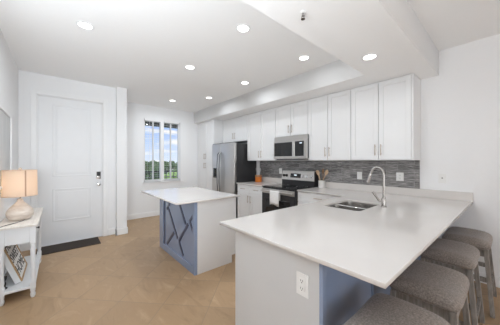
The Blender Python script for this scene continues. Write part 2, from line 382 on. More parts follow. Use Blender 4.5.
# front door: casing, slab with two raised panels, keypad and knob
struct(MB().box(XD, XD+.022, dy0-.07, dy0, 0, dz1+.07, .004).box(XD, XD+.022, dy1, dy1+.07, 0, dz1+.07, .004).box(XD, XD+.022, dy0, dy1, dz1, dz1+.07, .004)
       .box(XD-.14, XD, dy0-.001, dy0+.012, 0, dz1).box(XD-.14, XD, dy1-.012, dy1+.001, 0, dz1).box(XD-.14, XD, dy0, dy1, dz1-.012, dz1+.001).build('trim_1', TRIM))
x1 = XD-.012; b = MB().box(x1-.045, x1, dy0+.013, dy1-.013, .012, dz1-.014)
def ring(b, y0, y1, z0, z1, ww, x, t):
    b.hexa([(x, y0, z0), (x, y1, z0), (x, y1-ww, z0+ww), (x, y0+ww, z0+ww)], [(x+.001, y0, z0), (x+.001, y1, z0), (x+t, y1-ww, z0+ww), (x+t, y0+ww, z0+ww)])
for (z0, z1) in ((.385, .925), (1.13, 2.32)):
    y0, y1 = -.07, .452
    # moulding round each panel, then the raised field
    for (a, c, d, e_) in ((y0, y1, z0, z0+.022), (y0, y1, z1-.022, z1), (y0, y0+.022, z0, z1), (y1-.022, y1, z0, z1)):
        b.box(x1, x1+.009, a, c, d, e_, .004, 2)
    b.box(x1, x1+.005, y0+.05, y1-.05, z0+.05, z1-.05, .004, 1)
dr = struct(b.build('door_1', DOORP))
k = MB().box(x1, x1+.022, .525, .593, 1.065, 1.20, .008, 3).build('keypad_lock', CHROME, dr, True)
MB().box(x1+.022, x1+.026, .531, .587, 1.115, 1.193, .002, 1).build('keypad', BLK, k)
kb = MB().cyl((x1, .56, .97), (x1+.012, .56, .97), .033, seg=24).cyl((x1+.012, .56, .97), (x1+.04, .56, .97), .012)
kb.M = Matrix.Translation((x1+.036, .56, .97)) @ Matrix.Rotation(PI/2, 4, 'Y')
kb.lathe([(0, 0), (.02, .001), (.028, .012), (.026, .026), (.0, .034)], (0, 0, 0), 24).build('door_knob', CHROME, dr, True)
# threshold
struct(MB().box(XD-.14, XD+.005, dy0, dy1, 0, .012).build('trim_2', STEEL))

# window: two sashes side by side, a white sill, glass, muntins
b = MB(); fx0, fx1 = XW-.11, XW-.05
b.box(fx0, fx1, wy0, wy0+.035, wz0, wz1).box(fx0, fx1, wy1-.035, wy1, wz0, wz1).box(fx0, fx1, wy0, wy1, wz1-.045, wz1).box(fx0, fx1, wy0, wy1, wz0, wz0+.055)
b.box(fx0, XW-.02, 2.005, 2.095, wz0, wz1)
b.box(fx0+.01, fx1-.01, 1.82, 1.85, wz0, wz1).box(fx0+.01, fx1-.01, 2.275, 2.305, wz0, wz1)
win = struct(b.build('window_1', TRIM))
for (a, c) in ((wy0+.035, 2.005), (2.095, wy1-.035)):
    MB().box(fx0+.028, fx0+.032, a, c, wz0+.055, wz1-.045).build('pane', GLASS, win)
MB().box(XW-.06, XW+.025, wy0-.03, wy1+.03, wz0-.022, wz0, .004).build('sill', TRIM, win)
for i, (a, c, lab) in enumerate(((wy0+.02, 2.0, 'open white slatted blind in the left half of the window, nearer the front door'), (2.10, wy1-.02, 'open white slatted blind in the right half of the window, nearer the tall cabinet'))):
    t = thing('window_blind', lab, 'blind', (XW-.025, (a+c)/2, wz1), 'blinds in the window')
    MB().box(XW-.045, XW-.004, a, c, wz1-.045, wz1, .003, 1).build('head_rail', TRIM, t)
    s = MB(); z = wz1-.07
    while z > wz0+.05:
        s.box(XW-.040, XW-.010, a+.005, c-.005, z, z+.0014); z -= .058
    s.build('slats', TRIM, t)
    MB().box(XW-.042, XW-.008, a+.004, c-.004, wz0+.012, wz0+.03, .002, 1).build('bottom_rail', TRIM, t)
    for y in (a+.07, c-.07): MB().cyl((XW-.025, y, wz0+.02), (XW-.025, y, wz1-.04), .0013, seg=6).build('ladder_cord', TRIM, t)
MB().cyl((XW-.002, 1.735, 1.35), (XW-.002, 1.735, wz1-.05), .004, seg=8).build('tilt_wand', TRIM, [o for o in bpy.data.objects if o.name == 'window_blind'][0])

# outside: balcony, railing, ground, trees, a few houses far off
struct(MB().box(-7.55, XW-.15, -1.5, 5.5, -.25, -.03).build('balcony_floor', CONC))
struct(MB().box(-7.55, XW-.15, -1.5, 5.5, 2.62, 2.8).box(-7.55, -7.35, -1.5, 5.5, 2.53, 2.62).build('balcony_ceiling', EAVEM))
t = thing('balcony_railing', 'black metal balcony railing with upright bars outside the window', 'railing', (-7.4, 2, -.03))
MB().box(-7.43, -7.37, -1.5, 5.5, 1.03, 1.075).build('top_rail', RAILM, t)
MB().box(-7.42, -7.38, -1.5, 5.5, .86, .89).build('middle_rail', RAILM, t)
MB().box(-7.42, -7.38, -1.5, 5.5, .06, .09).build('bottom_rail', RAILM, t)
y = -1.45
while y < 5.5:
    if 1.0 < y < 4.2: MB().box(-7.41, -7.39, y-.010, y+.010, .09, 1.03).build('baluster', RAILM, t)
    y += .13
for y in (-1.4, 1.1, 2.55, 4.4): MB().box(-7.43, -7.37, y-.03, y+.03, -.03, 1.03).build('post', RAILM, t)
struct(MB().box(-260, -8.5, -150, 190, -6.3, -6.0).build('ground', GRASS))
def blob(mb, c, r, n=3, sq=.8):
    def fn(bm):
        bmesh.ops.create_icosphere(bm, subdivisions=n, radius=1)
        for v in bm.verts:
            q = v.co.copy(); f = 1+.16*math.sin(5*q.x+c[0])*math.sin(6*q.y+c[1])+.12*math.sin(9*q.z+c[2]+3*q.x)+random.uniform(-.07, .07)
            v.co = Vector((c[0]+q.x*r*f, c[1]+q.y*r*f, c[2]+q.z*r*sq*f))
    mb._new(fn)
def tree(x, y, h, r, leaf, label):
    t = thing('tree', label, 'tree', (x, y, -6), 'trees beyond the balcony')
    MB().cyl((x, y, -6), (x, y, -6+h*.6), r*.1, r*.06, 10).build('trunk', BARK, t, True)
    m = MB(); blob(m, (x, y, -6+h-r*.75), r)
    for k in range(6):
        a = k*PI/3+random.random(); blob(m, (x+math.cos(a)*r*.6, y+math.sin(a)*r*.6, -6+h-r*(.8+.5*random.random())), r*.6, 2)
    m.build('crown', leaf, t)
def tp(px, dist):  # a direction seen through the window
    a = math.atan((px-250)/222.2); th = math.radians(49.2)
    d = Vector((-math.sin(th)*math.cos(a)+math.cos(th)*math.sin(a), math.cos(th)*math.cos(a)+math.sin(th)*math.sin(a)))
    return d*dist
for px, D, h, r, lf, lab in (
    (144, 36, 6.0, 1.5, LEAF, 'dark green tree seen at the left edge of the window'),
    (150, 46, 5.5, 1.7, LEAF, 'dark green tree seen in the left window half beside the frame bar'),
    (157, 56, 5.9, 2.0, LEAF, 'dark green tree seen just left of the centre window post'),
    (163.5, 34, 5.2, 1.2, LEAF, 'low dark tree mostly behind the centre window post'),
    (168, 22, 6.1, 1.0, LEAF2, 'bright green tree seen just right of the centre window post'),
    (174.5, 27, 6.2, 1.2, LEAF2, 'bright green tree seen in the right window half above the railing'),
    (181, 44, 5.9, 1.7, LEAF, 'dark tree seen at the right edge of the window')):
    p = tp(px, D); tree(p.x, p.y, h, r, lf, lab)
def house(px, D, wid, dep, h, lab):
    p = tp(px, D); x, y = p.x, p.y
    t = thing('house', lab, 'house', (x, y, -6), 'houses beyond the balcony')
    MB().box(x-dep/2, x+dep/2, y-wid/2, y+wid/2, -6, -6+h).build('wall', STUCCO, t)
    e0 = .5
    MB().hexa([(x-dep/2-e0, y-wid/2-e0, -6+h), (x+dep/2+e0, y-wid/2-e0, -6+h), (x+dep/2+e0, y+wid/2+e0, -6+h), (x-dep/2-e0, y+wid/2+e0, -6+h)],
              [(x-.5, y-wid/2+3, -6+h+1.6), (x+.5, y-wid/2+3, -6+h+1.6), (x+.5, y+wid/2-3, -6+h+1.6), (x-.5, y+wid/2-3, -6+h+1.6)]).build('roof', ROOFM, t)
house(150, 80, 9, 8, 3.0, 'pale house with a hipped roof behind the dark trees, left window half')
house(174, 70, 9, 8, 3.0, 'pale house with a hipped roof behind the bright trees, right window half')
for i, (px, D) in enumerate(((137, 118), (145, 138), (152.5, 120), (158.5, 140), (165.5, 120), (171.5, 146), (179, 120))):
    p = tp(px, D); tree(p.x, p.y, 6.9+.3*(i % 3), 2.7, LEAF, 'far dark tree in the row along the horizon')

# recessed lights in the ceiling, one in the soffit
for i, (x, y, z, lab) in enumerate((
    (-2.83, .21, CZ, 'round recessed ceiling light nearest the front door'),
    (-1.81, 1.467, CZ, 'round recessed ceiling light nearest the camera, left of the dropped beam'),
    (-3.07, 1.478, CZ, 'round recessed ceiling light above the island'),
    (-3.04, 2.506, CZ, 'round recessed ceiling light in front of the soffit, middle of the row before the cabinets'),
    (-1.79, 2.505, CZ, 'round recessed ceiling light in the corner where soffit and dropped beam meet'),
    (-4.27, 2.50, CZ, 'round recessed ceiling light in front of the soffit near the tall cabinet'),
    (-5.02, 1.985, CZ, 'small looking recessed ceiling light nearest the window'),
    (-.936, 2.446, SZ, 'recessed light in the dropped beam above the sink'))):
    t = thing('recessed_light', lab, 'ceiling light', (x, y, z), 'recessed ceiling lights')
    MB().lathe([(.058, -.001), (.075, -.001), (.079, -.006), (.060, -.010), (.058, -.001)], (x, y, z), 32).build('trim_ring', TRIM, t, True)
    MB().cyl((x, y, z-.0005), (x, y, z-.004), .058, seg=32).build('lens', LENS, t)
    light('downlight', 'AREA', (0, 0, -.012), (0, 0, 0), DOWN_W*(1.3 if y < 1 else .7 if y > 2.4 else 1.55) if x < -2.5 else (3.2 if z < 2.5 else 1.8), .11, None, (.90, .955, 1.0), t)
t = thing('sprinkler_head', 'small fire sprinkler head under the dropped beam', 'sprinkler', (-.974, 1.351, SZ))
MB().lathe([(0, 0), (.021, 0), (.023, -.004), (.010, -.008), (0, -.008)], (-.974, 1.351, SZ), 24).build('escutcheon', TRIM, t, True)
MB().cyl((-.974, 1.351, SZ-.01), (-.974, 1.351, SZ-.03), .009, seg=12).tube([(-.986, 1.351, SZ-.028), (-.988, 1.351, SZ-.04), (-.974, 1.351, SZ-.05)], .0025, 6).tube([(-.962, 1.351, SZ-.028), (-.960, 1.351, SZ-.04), (-.974, 1.351, SZ-.05)], .0025, 6).build('frame', NICKEL, t, True)
MB().cyl((-.974, 1.351, SZ-.05), (-.974, 1.351, SZ-.0525), .015, seg=16).build('deflector', NICKEL, t)

# ------------------------------------------------------------------ cabinets on the back wall
YU = 3.325   # front of the wall cabinet boxes (doors stand 19 mm proud)
UB, UT = 1.397, SZ-.003
def upper(x0, x1, z0, label, hz=None, split=True, z1=UT, side=False):
    t = thing('wall_cabinet', label, 'cabinet', ((x0+x1)/2, WY, z0), 'white wall cabinets')
    MB().box(x0, x1, YU, WY-.002, z0, z1).build('body', CAB, t)
    F = frame_neg_y(YU); m = (x0+x1)/2; hz = hz or z0+.14
    front(t, F, x0, m, z0+.004, z1-.012, handle=(m-.036, hz, .15, True))
    front(t, F, m, x1, z0+.004, z1-.012, handle=(m+.036, hz, .15, True))
    return t
upper(-1.526, -.775, UB, 'white two-door wall cabinet at the right end of the row, behind the tap')
MB().box(-.775, -.755, YU-.02, WY-.002, UB, UT).build('end_panel', CAB, [o for o in bpy.data.objects if o.name == 'wall_cabinet'][0])
upper(-2.280, -1.528, UB, 'white two-door wall cabinet just right of the microwave')
upper(-3.046, -2.282, 1.856, 'short white two-door wall cabinet above the microwave', 1.99)
upper(-3.925, -3.048, UB, 'white two-door wall cabinet between fridge and microwave')
upper(-4.935, -3.927, 1.865, 'short white two-door cabinet above the fridge', 2.01)
# tall pantry
t = thing('tall_cabinet', 'tall white pantry cabinet in the corner left of the fridge', 'cabinet', (-5.39, WY, 0))
MB().box(XW+.002, -4.94, 3.045, WY-.002, .10, UT).box(XW+.002, -4.95, 3.10, WY-.002, 0, .10).build('body', CAB, t)
F = frame_neg_y(3.045); xm = -5.365
front(t, F, -5.78, xm, 1.395, UT-.012, handle=(xm-.036, 1.52, .15, True)); front(t, F, xm, -4.945, 1.395, UT-.012, handle=(xm+.036, 1.52, .15, True))
front(t, F, -5.78, xm, .11, 1.392, handle=(xm-.036, 1.27, .15, True)); front(t, F, xm, -4.945, .11, 1.392, handle=(xm+.036, 1.27, .15, True))

# fridge
fx0, fx1, fy, fz = -4.92, -3.975, 2.965, 1.81
t = thing('refrigerator', 'stainless steel side-by-side fridge with black side and door dispenser', 'refrigerator', ((fx0+fx1)/2, 3.3, 0))
MB().box(fx0, fx1, fy+.075, WY-.02, .03, fz-.015, .006).build('body', DKSIDE, t)
MB().box(fx0+.02, fx1-.02, fy+.06, fy+.12, .0, .09).build('kick_grille', BLK, t)
fs = -4.535
ld = MB().box(fx0, fs-.003, fy, fy+.068, .095, fz, .012, 3).build('door', STEEL, t, True)
rd = MB().box(fs+.003, fx1, fy, fy+.068, .095, fz, .012, 3).build('door', STEEL, t, True)
for d, x in ((ld, fs-.045), (rd, fs+.045)):
    MB().tube([(x, fy+.002, .62), (x, fy-.045, .66), (x, fy-.062, .85), (x, fy-.066, 1.1), (x, fy-.062, 1.35), (x, fy-.045, 1.55), (x, fy+.002, 1.60)], .013, 12).build('handle', DKSTEEL, d, True)
ds = MB().box(-4.86, -4.675, fy-.006, fy+.01, .93, 1.25, .006, 2).build('dispenser', STEEL, ld, True)
MB().box(-4.85, -4.685, fy-.008, fy+.012, .975, 1.22, .004, 1).build('dispenser_recess', BLKGLASS, ld)
MB().box(fx0+.01, fx1-.01, fy+.02, fy+.12, fz-.002, fz+.012, .004, 1).build('hinge_cover', BLK, t)

# base cabinets and worktops
YB = 3.005; CT = .914; CB = .892
def carcass(t, x0, x1, y0=YB, y1=WY-.002):
    MB().box(x0, x1, y0, y1, .10, CB-.001).box(x0, x1, y0+.07, y1, 0, .10).build('body', CAB, t)
t = thing('base_cabinet', 'white base cabinet with two drawers over two doors between fridge and stove', 'cabinet', (-3.47, WY, 0), 'white base cabinets')
carcass(t, -3.885, -3.055); F = frame_neg_y(YB); xm = -3.47
for a, c, s in ((-3.885, xm, -1), (xm, -3.055, 1)):
    front(t, F, a, c, .725, CB-.008, name='drawer', handle=((a+c)/2, .805, .14, False))
    front(t, F, a, c, .11, .722, handle=(xm+s*.04, .60, .15, True))
t = thing('base_cabinet', 'white drawer base cabinet right of the stove', 'cabinet', (-1.86, WY, 0), 'white base cabinets')
carcass(t, -2.262, -1.47)
for z0, z1 in ((.725, CB-.008), (.42, .722), (.11, .417)):
    front(t, F, -2.262, -1.48, z0, z1, name='drawer', handle=(-1.87, (z0+z1)/2+.01, .14, False))
t = thing('worktop', 'white quartz worktop between fridge and stove', 'worktop', (-3.47, 3.3, CB), None)
slab('slab', [[(-3.90, 2.965), (-3.052, 2.965), (-3.052, WY-.002), (-3.90, WY-.002)]], CB, CT, QUARTZ, t)
MB().box(-3.90, -3.052, WY-.022, WY-.002, CT, CT+.102, .001, 1).build('upstand', QUARTZ, t)
# big L worktop with the sink cut-out
PX0, PX1, PY0 = -1.455, -.298, .945
skx0, skx1, sky0, sky1 = -1.285, -.905, 2.125, 2.705
wt = thing('worktop', 'large white quartz worktop of the peninsula, with overhang above the stools', 'worktop', (-.9, 2.2, CB))
PXB = -.262
L = [(-2.258, 2.965), (PX0, 2.965), (PX0, PY0), (PX1-.006, PY0), (PXB, WY-.002), (-2.258, WY-.002)]
mid = (sky0+sky1)/2
slab('slab', [L, rrect(skx0, skx1, sky0, sky1, .055)[::-1]], CB, CT, QUARTZ, wt)
MB().box(-2.258, PXB, WY-.022, WY-.002, CT, CT+.102, .001, 1).build('upstand', QUARTZ, wt)
# sink
sk = thing('sink', 'double-bowl stainless undermount sink in the peninsula worktop', 'sink', ((skx0+skx1)/2, mid, CB))
def bowl(y0, y1, depth=.19):
    m = MB()
    def fn(b):
        prev = None
        for (ins, z) in ((-.012, CB-.0005), (0, CB-.0005), (.003, CB-.03), (.010, CB-depth+.03), (.035, CB-depth)):
            P = rrect(skx0+ins, skx1-ins, y0+ins, y1-ins, max(.05-ins*.3, .03)); ringv = [b.verts.new((p[0], p[1], z)) for p in P]
            if prev:
                for i in range(len(P)): j = (i+1) % len(P); b.faces.new((prev[i], prev[j], ringv[j], ringv[i]))
            prev = ringv
        b.faces.new(prev)
    m._new(fn); o = m.build('bowl', SINKM, sk, True)
    c = ((skx0+skx1)/2, (y0+y1)/2, CB-depth)
    MB().lathe([(0, .003), (.025, .003), (.042, .005), (.045, .001)], c, 24).build('drain', CHROME, o, True)
bowl(sky0, mid-.016); bowl(mid+.016, sky1)
MB().box(skx0+.002, skx1-.002, mid-.018, mid+.018, CB-.02, CB+.001, .006, 3).build('divider', CHROME, sk, True)
# faucet
fx, fyy = -.826, 2.52
t = thing('faucet', 'brushed nickel gooseneck kitchen faucet with side lever beside the sink', 'faucet', (fx, fyy, CT+.0006))
MB().lathe([(.028, 0), (.028, .006), (.022, .012), (.020, .012), (.0205, .085), (.017, .092), (.0, .092)], (fx, fyy, CT+.0006), 24).build('base', NICKEL, t, True)
P = [(fx, fyy, CT+.08), (fx, fyy, CT+.2), (fx, fyy, CT+.32)]
for i in range(1, 11):
    a = i*math.radians(158)/10; P.append((fx-.062+.062*math.cos(a), fyy, CT+.325+.08*math.sin(a)))
P.append((P[-1][0]-.010, fyy, P[-1][2]-.03))
MB().tube(P, .0115, 14).build('neck', NICKEL, t, True)
q = Vector(P[-1]); q2 = q+Vector((-.026, 0, -.085))
sh = MB().tube([q+Vector((.002, 0, .012)), q, q+(q2-q)*.5, q2], [.013, .0155, .017, .019], 16).build('spray_head', NICKEL, t, True)
MB().cyl(q2, q2+Vector((-.001, 0, -.004)), .015, seg=16).build('nozzle', SLOT, sh)
lv = MB().cyl((fx, fyy, CT+.055), (fx-.045, fyy-.01, CT+.065), .012, .011).tube([(fx-.04, fyy-.009, CT+.062), (fx-.065, fyy-.015, CT+.10), (fx-.098, fyy-.022, CT+.15)], [.011, .0095, .012], 10).build('lever', NICKEL, t, True)

# peninsula base: white end panel, blue stool side
t = thing('peninsula_cabinet', 'peninsula base cabinet with white end panel and blue back under the overhang', 'cabinet', (-.95, 2.2, 0))
ex0, ex1, ey0 = -1.305, -.612, .985
MB().box(-1.30, -.63, ey0+.02, 2.05, .10, CB-.001).box(-1.30, -.63, 2.05, 2.78, .10, .66).box(-1.30, -1.290, 2.05, 2.78, .66, CB-.001).box(-.66, -.63, 2.05, 2.78, .66, CB-.001).box(-1.30, -.63, 2.78, 3.0, .10, CB-.001).box(-1.23, -.63, ey0+.02, 3.0, 0, .0999).box(-1.46, -.63, 3.0, WY-.002, 0, CB-.001).build('body', CAB, t)
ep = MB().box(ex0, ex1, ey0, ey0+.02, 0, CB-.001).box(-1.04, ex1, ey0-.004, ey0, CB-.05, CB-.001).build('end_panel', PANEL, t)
bp = MB().box(-.63, -.605, ey0+.02, WY-.016, 0, CB-.001)
y = ey0; n = 4; seg = (WY-.02-ey0)/n
for i in range(n+1):
    yy = y+i*seg; a = max(yy-.035, ey0-.003); c = min(yy+.035, WY-.017); bp.box(-.605 if i else -.6115, -.592, a, c, 0, CB-.001, .001, 1)
    if i < n: bp.box(-.605, -.592, yy+.035, yy+seg-.035, CB-.08, CB-.001, .001, 1).box(-.605, -.592, yy+.035, yy+seg-.035, 0, .11, .001, 1)
bp.build('back_panel', BLUE, t, label='blue painted framed panel')
Fx = frame_neg_x(-1.30)
# doors on the kitchen side (u runs along -Y)
for a, c in ((1.02, 1.62), (2.2, 2.6), (2.6, 2.98)):
    front(t, Fx, -c, -a, .11, CB-.01, handle=(-(c-.05), .74, .15, True))
front(t, Fx, -2.2, -1.62, .11, CB-.01, name='dishwasher_front', m=STEEL, rail=.02, handle=(-1.91, .80, .45, False))
def outlet(name, label, c, F, wid=.075, hgt=.118, kind='outlet', group='wall plates'):
    t = thing(name, label, 'outlet' if kind != 'switch' else 'light switch', c, group)
    b = MB(); b.M = Matrix.Translation(c) @ F
    b.box(-wid/2, wid/2, -.006, 0, -hgt/2, hgt/2, .002, 2); p = b.build('cover_plate', PLASTIC, t)
    if kind == 'outlet':
        for s in (-1, 1):
            b = MB(); b.M = Matrix.Translation(c) @ F; b.box(-.016, .016, -.009, -.005, s*.02-.014, s*.02+.014, .004, 2); r = b.build('receptacle', PLASTIC, t)
            b = MB(); b.M = Matrix.Translation(c) @ F
            b.box(-.0075, -.0050, -.0094, -.0085, s*.02-.002, s*.02+.008).box(.0050, .0075, -.0094, -.0085, s*.02-.002, s*.02+.008).box(-.0025, .0025, -.0094, -.0085, s*.02-.010, s*.02-.005)
            b.build('slots', SLOT, r)
    elif kind == 'switch':
        n = max(1, round(wid/.07)-0) if wid > .1 else 1
        for i in range(n):
            u = (i-(n-1)/2)*.046; b = MB(); b.M = Matrix.Translation(c) @ F; b.box(u-.0165, u+.0165, -.010, -.005, -.033, .033, .002, 1); b.build('rocker', PLASTIC, t)
    else:
        b = MB(); b.M = Matrix.Translation(c) @ F; b.cyl((0, -.0075, .004), (0, -.004, .004), .007, seg=12); b.build('jack', SLOT, t)
    return t
I4 = Matrix.Identity(4)
outlet('electrical_outlet', 'white outlet on the white end panel of the peninsula', (-.712, ey0, .726), I4)
TY = WY-.012
outlet('light_switch', 'single white wall plate on the grey tiles left of the tap', (-1.545, TY, 1.155), I4, kind='switch')
outlet('electrical_outlet', 'wider white wall plate on the grey tiles right of the tap', (-.99, TY, 1.165), I4, wid=.09, kind='outlet')
outlet('cable_outlet', 'white wall plate with one dark jack on the bare wall beyond the tiles', (-.536, WY, 1.168), I4, kind='jack')
outlet('electrical_outlet', 'white outlet on the grey tiles just left of the stove', (-3.21, TY, 1.175), I4)
# grey tile splashback
tag(MB().box(-3.87, -.765, TY, WY, CT+.103, UB-.001).build('tile_backsplash', SPLASH), 'grey streaked stone tile backsplash between worktops and wall cabinets', 'backsplash')
bpy.data.objects['tile_backsplash']['kind'] = 'structure'

# ------------------------------------------------------------------ stove
x0, x1 = -3.042, -2.268
t = thing('range', 'stainless and black electric range with glass cooktop', 'stove', ((x0+x1)/2, 3.3, 0))
MB().box(x0, x1, 2.955, WY-.02, .03, .905).build('body', BLK, t)
MB().box(x0+.02, x1-.02, 2.98, 3.0, 0, .05).build('plinth', BLK, t)
ct = MB().box(x0-.001, x1+.001, 2.925, 3.496, .903, .921, .004, 2).build('cooktop', BLKGLASS, t)
RINGM = mat('burner_mark', (.10, .10, .10), .3)
for bx, by, br in ((-2.85, 3.08, .10), (-2.46, 3.08, .085), (-2.85, 3.38, .075), (-2.46, 3.38, .10)):
    MB().lathe([(br-.004, .9212), (br+.003, .9212), (br+.003, .9218), (br-.004, .9218), (br-.004, .9212)], (bx, by, 0), 40).build('burner_ring', RINGM, ct)
od = MB().box(x0+.002, x1-.002, 2.925, 2.955, .235, .885, .004, 2).build('oven_door', BLK, t)
MB().box(x0+.004, x1-.004, 2.919, 2.926, .80, .884, .002, 1).build('door_trim', STEEL, od)
MB().box(x0+.10, x1-.10, 2.921, 2.926, .34, .70, .002, 1).build('oven_window', BLKGLASS, od)
h = MB().cyl((x0+.03, 2.87, .846), (x1-.03, 2.87, .846), .0125, seg=14)
for x in (x0+.06, x1-.06): h.cyl((x, 2.87, .846), (x, 2.92, .846), .009, seg=10)
h.build('oven_handle', STEEL, od, True)
MB().box(x0+.002, x1-.002, 2.93, 2.955, .06, .228, .004, 2).build('warming_drawer', BLK, t)
MB().box(x0, x1, 3.495, WY-.02, .905, 1.03, .003, 1).build('backguard', BLK, t)
cp = MB().hexa([(x0, 3.485, 1.02), (x1, 3.485, 1.02), (x1, WY-.02, 1.02), (x0, WY-.02, 1.02)], [(x0, 3.52, 1.192), (x1, 3.52, 1.192), (x1, WY-.02, 1.192), (x0, WY-.02, 1.192)]).build('control_panel', STEEL, t)
MB().box(x1, x1+.003, 3.485, WY-.02, .92, 1.192).build('side_cap', BLK, t)
tilt = Matrix.Rotation(math.atan2(.035, .165), 4, 'X')
def on_panel(x, z): return Matrix.Translation((x, 3.485+.035*(z-1.02)/.172, z)) @ Matrix.Rotation(-math.atan2(.035, .165), 4, 'X')
d = MB(); d.M = on_panel(-2.70, 1.105); dd = d.box(-.125, .125, -.004, .002, -.042, .042, .003, 1).build('display', BLKGLASS, cp)
d = MB(); d.M = on_panel(-2.70, 1.115); d.box(-.03, .03, -.0048, -.0038, -.010, .010).build('clock', DISPLAY, dd)
for x in (-2.985, -2.915, -2.53, -2.435, -2.34):
    k = MB(); k.M = on_panel(x, 1.10)
    kn = k.cyl((0, 0, 0), (0, -.012, 0), .028, .026, 20).cyl((0, -.012, 0), (0, -.032, 0), .021, .019, 20).build('knob', BLK if x < -2.8 else CHROME, cp, True)
# dish towel over the handle
b = MB()
def fn(bm):
    xs = [(-2.765+.21*i/14) for i in range(15)]
    path = [(2.853, .618), (2.852, .68), (2.851, .75), (2.853, .82), (2.857, .852), (2.870, .8615), (2.883, .852), (2.888, .82), (2.889, .76), (2.889, .70)]
    rows = []
    for k, (yy, zz) in enumerate(path):
        r = []
        for i, x in enumerate(xs):
            f = max(0, (.84-zz))*.06
            r.append(bm.verts.new((x+(.012*(.86-zz)/.25 if k < 5 else 0), yy-(f*abs(math.sin(i*.9+.6)) if k < 5 else 0), zz+(.012*math.sin(i*.35) if k == 0 else 0))))
        rows.append(r)
    for a, c in zip(rows, rows[1:]):
        for i in range(14): bm.faces.new((a[i], a[i+1], c[i+1], c[i]))
b._new(fn); tw = b.build('dish_towel', TOWEL, None, True)
so = tw.modifiers.new('thick', 'SOLIDIFY'); so.thickness = .004; so.offset = 1
tag(tw, 'white dish towel hanging over the oven door handle', 'towel')

# microwave
t = thing('microwave', 'stainless over-the-range microwave with dark glass door', 'microwave', (-2.66, WY, 1.43))
mx0, mx1, my, mz0, mz1 = -3.03, -2.258, 3.232, 1.428, 1.853
MB().box(mx0, mx1, my+.045, 3.30, mz0+.012, mz1-.001).box(mx0, -2.287, 3.30, WY-.002, mz0+.012, mz1-.001).build('body', BLK, t)
MB().box(mx0, mx1, my+.02, my+.05, mz1-.082, mz1, .004, 2).build('vent_panel', STEEL, t)
dr_ = MB().box(mx0, mx1, my, my+.045, mz0, mz1-.085, .006, 2).build('door', STEEL, t)
MB().box(mx0+.025, -2.562, my-.004, my+.002, mz0+.05, mz1-.115, .003, 1).build('door_window', BLKGLASS, dr_)
MB().box(-2.552, -2.524, my-.026, my+.002, mz0+.045, mz1-.105, .008, 2).build('handle', STEEL, dr_)
kp = MB().box(-2.505, mx1-.055, my-.004, my+.002, mz0+.05, mz1-.110, .003, 1).build('control_panel', BLKGLASS, dr_)
MB().box(-2.40, -2.35, my-.0052, my-.0038, mz1-.155, mz1-.135).build('display', DISPLAY, kp)
MB().box(mx0+.03, mx1-.03, my+.06, WY-.06, mz0-.012, mz0+.013).build('underside_grille', DKSIDE, t)

# crocks and utensils
def crock(c, r, h, m, name, label, cat, band=None):
    t = thing(name, label, cat, c)
    MB().lathe([(0, 0), (r*.94, 0), (r, .006), (r, h), (r-.006, h), (r-.007, .01), (0, .01)], c, 28).build('body', m, t, True)
    if band: MB().lathe([(r+.001, h*.76), (r+.003, h*.76), (r+.003, h), (r+.001, h), (r+.001, h*.76)], c, 28).build('rim_band', band, t, True)
    return t
oc = (-3.735, 3.48, CT+.0006)
crock(oc, .078, .15, COPPER, 'utensil_crock', 'orange copper-coloured utensil holder on the worktop beside the fridge', 'utensil holder', DKWOOD)
wc = (-2.165, 3.566, CT+.0006)
crock(wc, .062, .125, CROCK, 'utensil_crock', 'white utensil crock holding wooden spoons right of the stove', 'utensil holder')
def utensil(base, d, L, headw, headl, m, label, name, flat=.010):
    base = Vector(base); d = Vector(d).normalized(); top = base+d*L
    t = thing(name, label, 'utensil', base, 'cooking utensils in the holders')
    MB().tube([base, base+d*L*.5, top], [.005, .005, .006], 10).build('stem', m, t, True)
    b = MB(); right = Vector((1, 0, 0)); right = (right-d*right.dot(d)).normalized(); nn = d.cross(right)
    b.M = Matrix.Translation(top+d*headl*.42) @ Matrix((right, nn, d)).transposed().to_4x4()
    def fn(bm):
        bmesh.ops.create_uvsphere(bm, u_segments=16, v_segments=10, radius=1)
        for v in bm.verts: v.co = Vector((v.co.x*headw/2, v.co.y*flat/2, v.co.z*headl/2))
    b._new(fn).build('head', m, t, True)
utensil((wc[0]+.03, wc[1], CT+.020), (-.40, -.12, 1), .225, .060, .095, PALEWOOD, 'pale wooden spoon leaning left in the white crock', 'wooden_spoon')
utensil((wc[0]+.012, wc[1]+.02, CT+.020), (-.02, .02, 1), .23, .036, .10, DKWOOD, 'brown wooden spatula upright in the middle of the white crock', 'wooden_spatula')
utensil((wc[0]-.012, wc[1]-.03, CT+.020), (-.10, -.10, 1), .20, .042, .10, PALEWOOD, 'narrow pale wooden spatula second from left in the white crock', 'wooden_spatula')
utensil((wc[0]-.03, wc[1]+.005, CT+.020), (.44, .03, 1), .235, .066, .10, PALEWOOD, 'pale wooden spoon leaning right in the white crock', 'wooden_spoon')
utensil((oc[0]+.02, oc[1], CT+.020), (-.32, -.05, 1), .21, .026, .11, mat('grey_silicone', (.45, .45, .45), .5), 'grey utensil leaning left in the orange holder', 'spatula')
utensil((oc[0]-.01, oc[1]+.02, CT+.020), (.12, .05, 1), .20, .036, .11, mat('white_silicone', (.7, .7, .69), .5), 'white utensil leaning right in the orange holder', 'spatula')

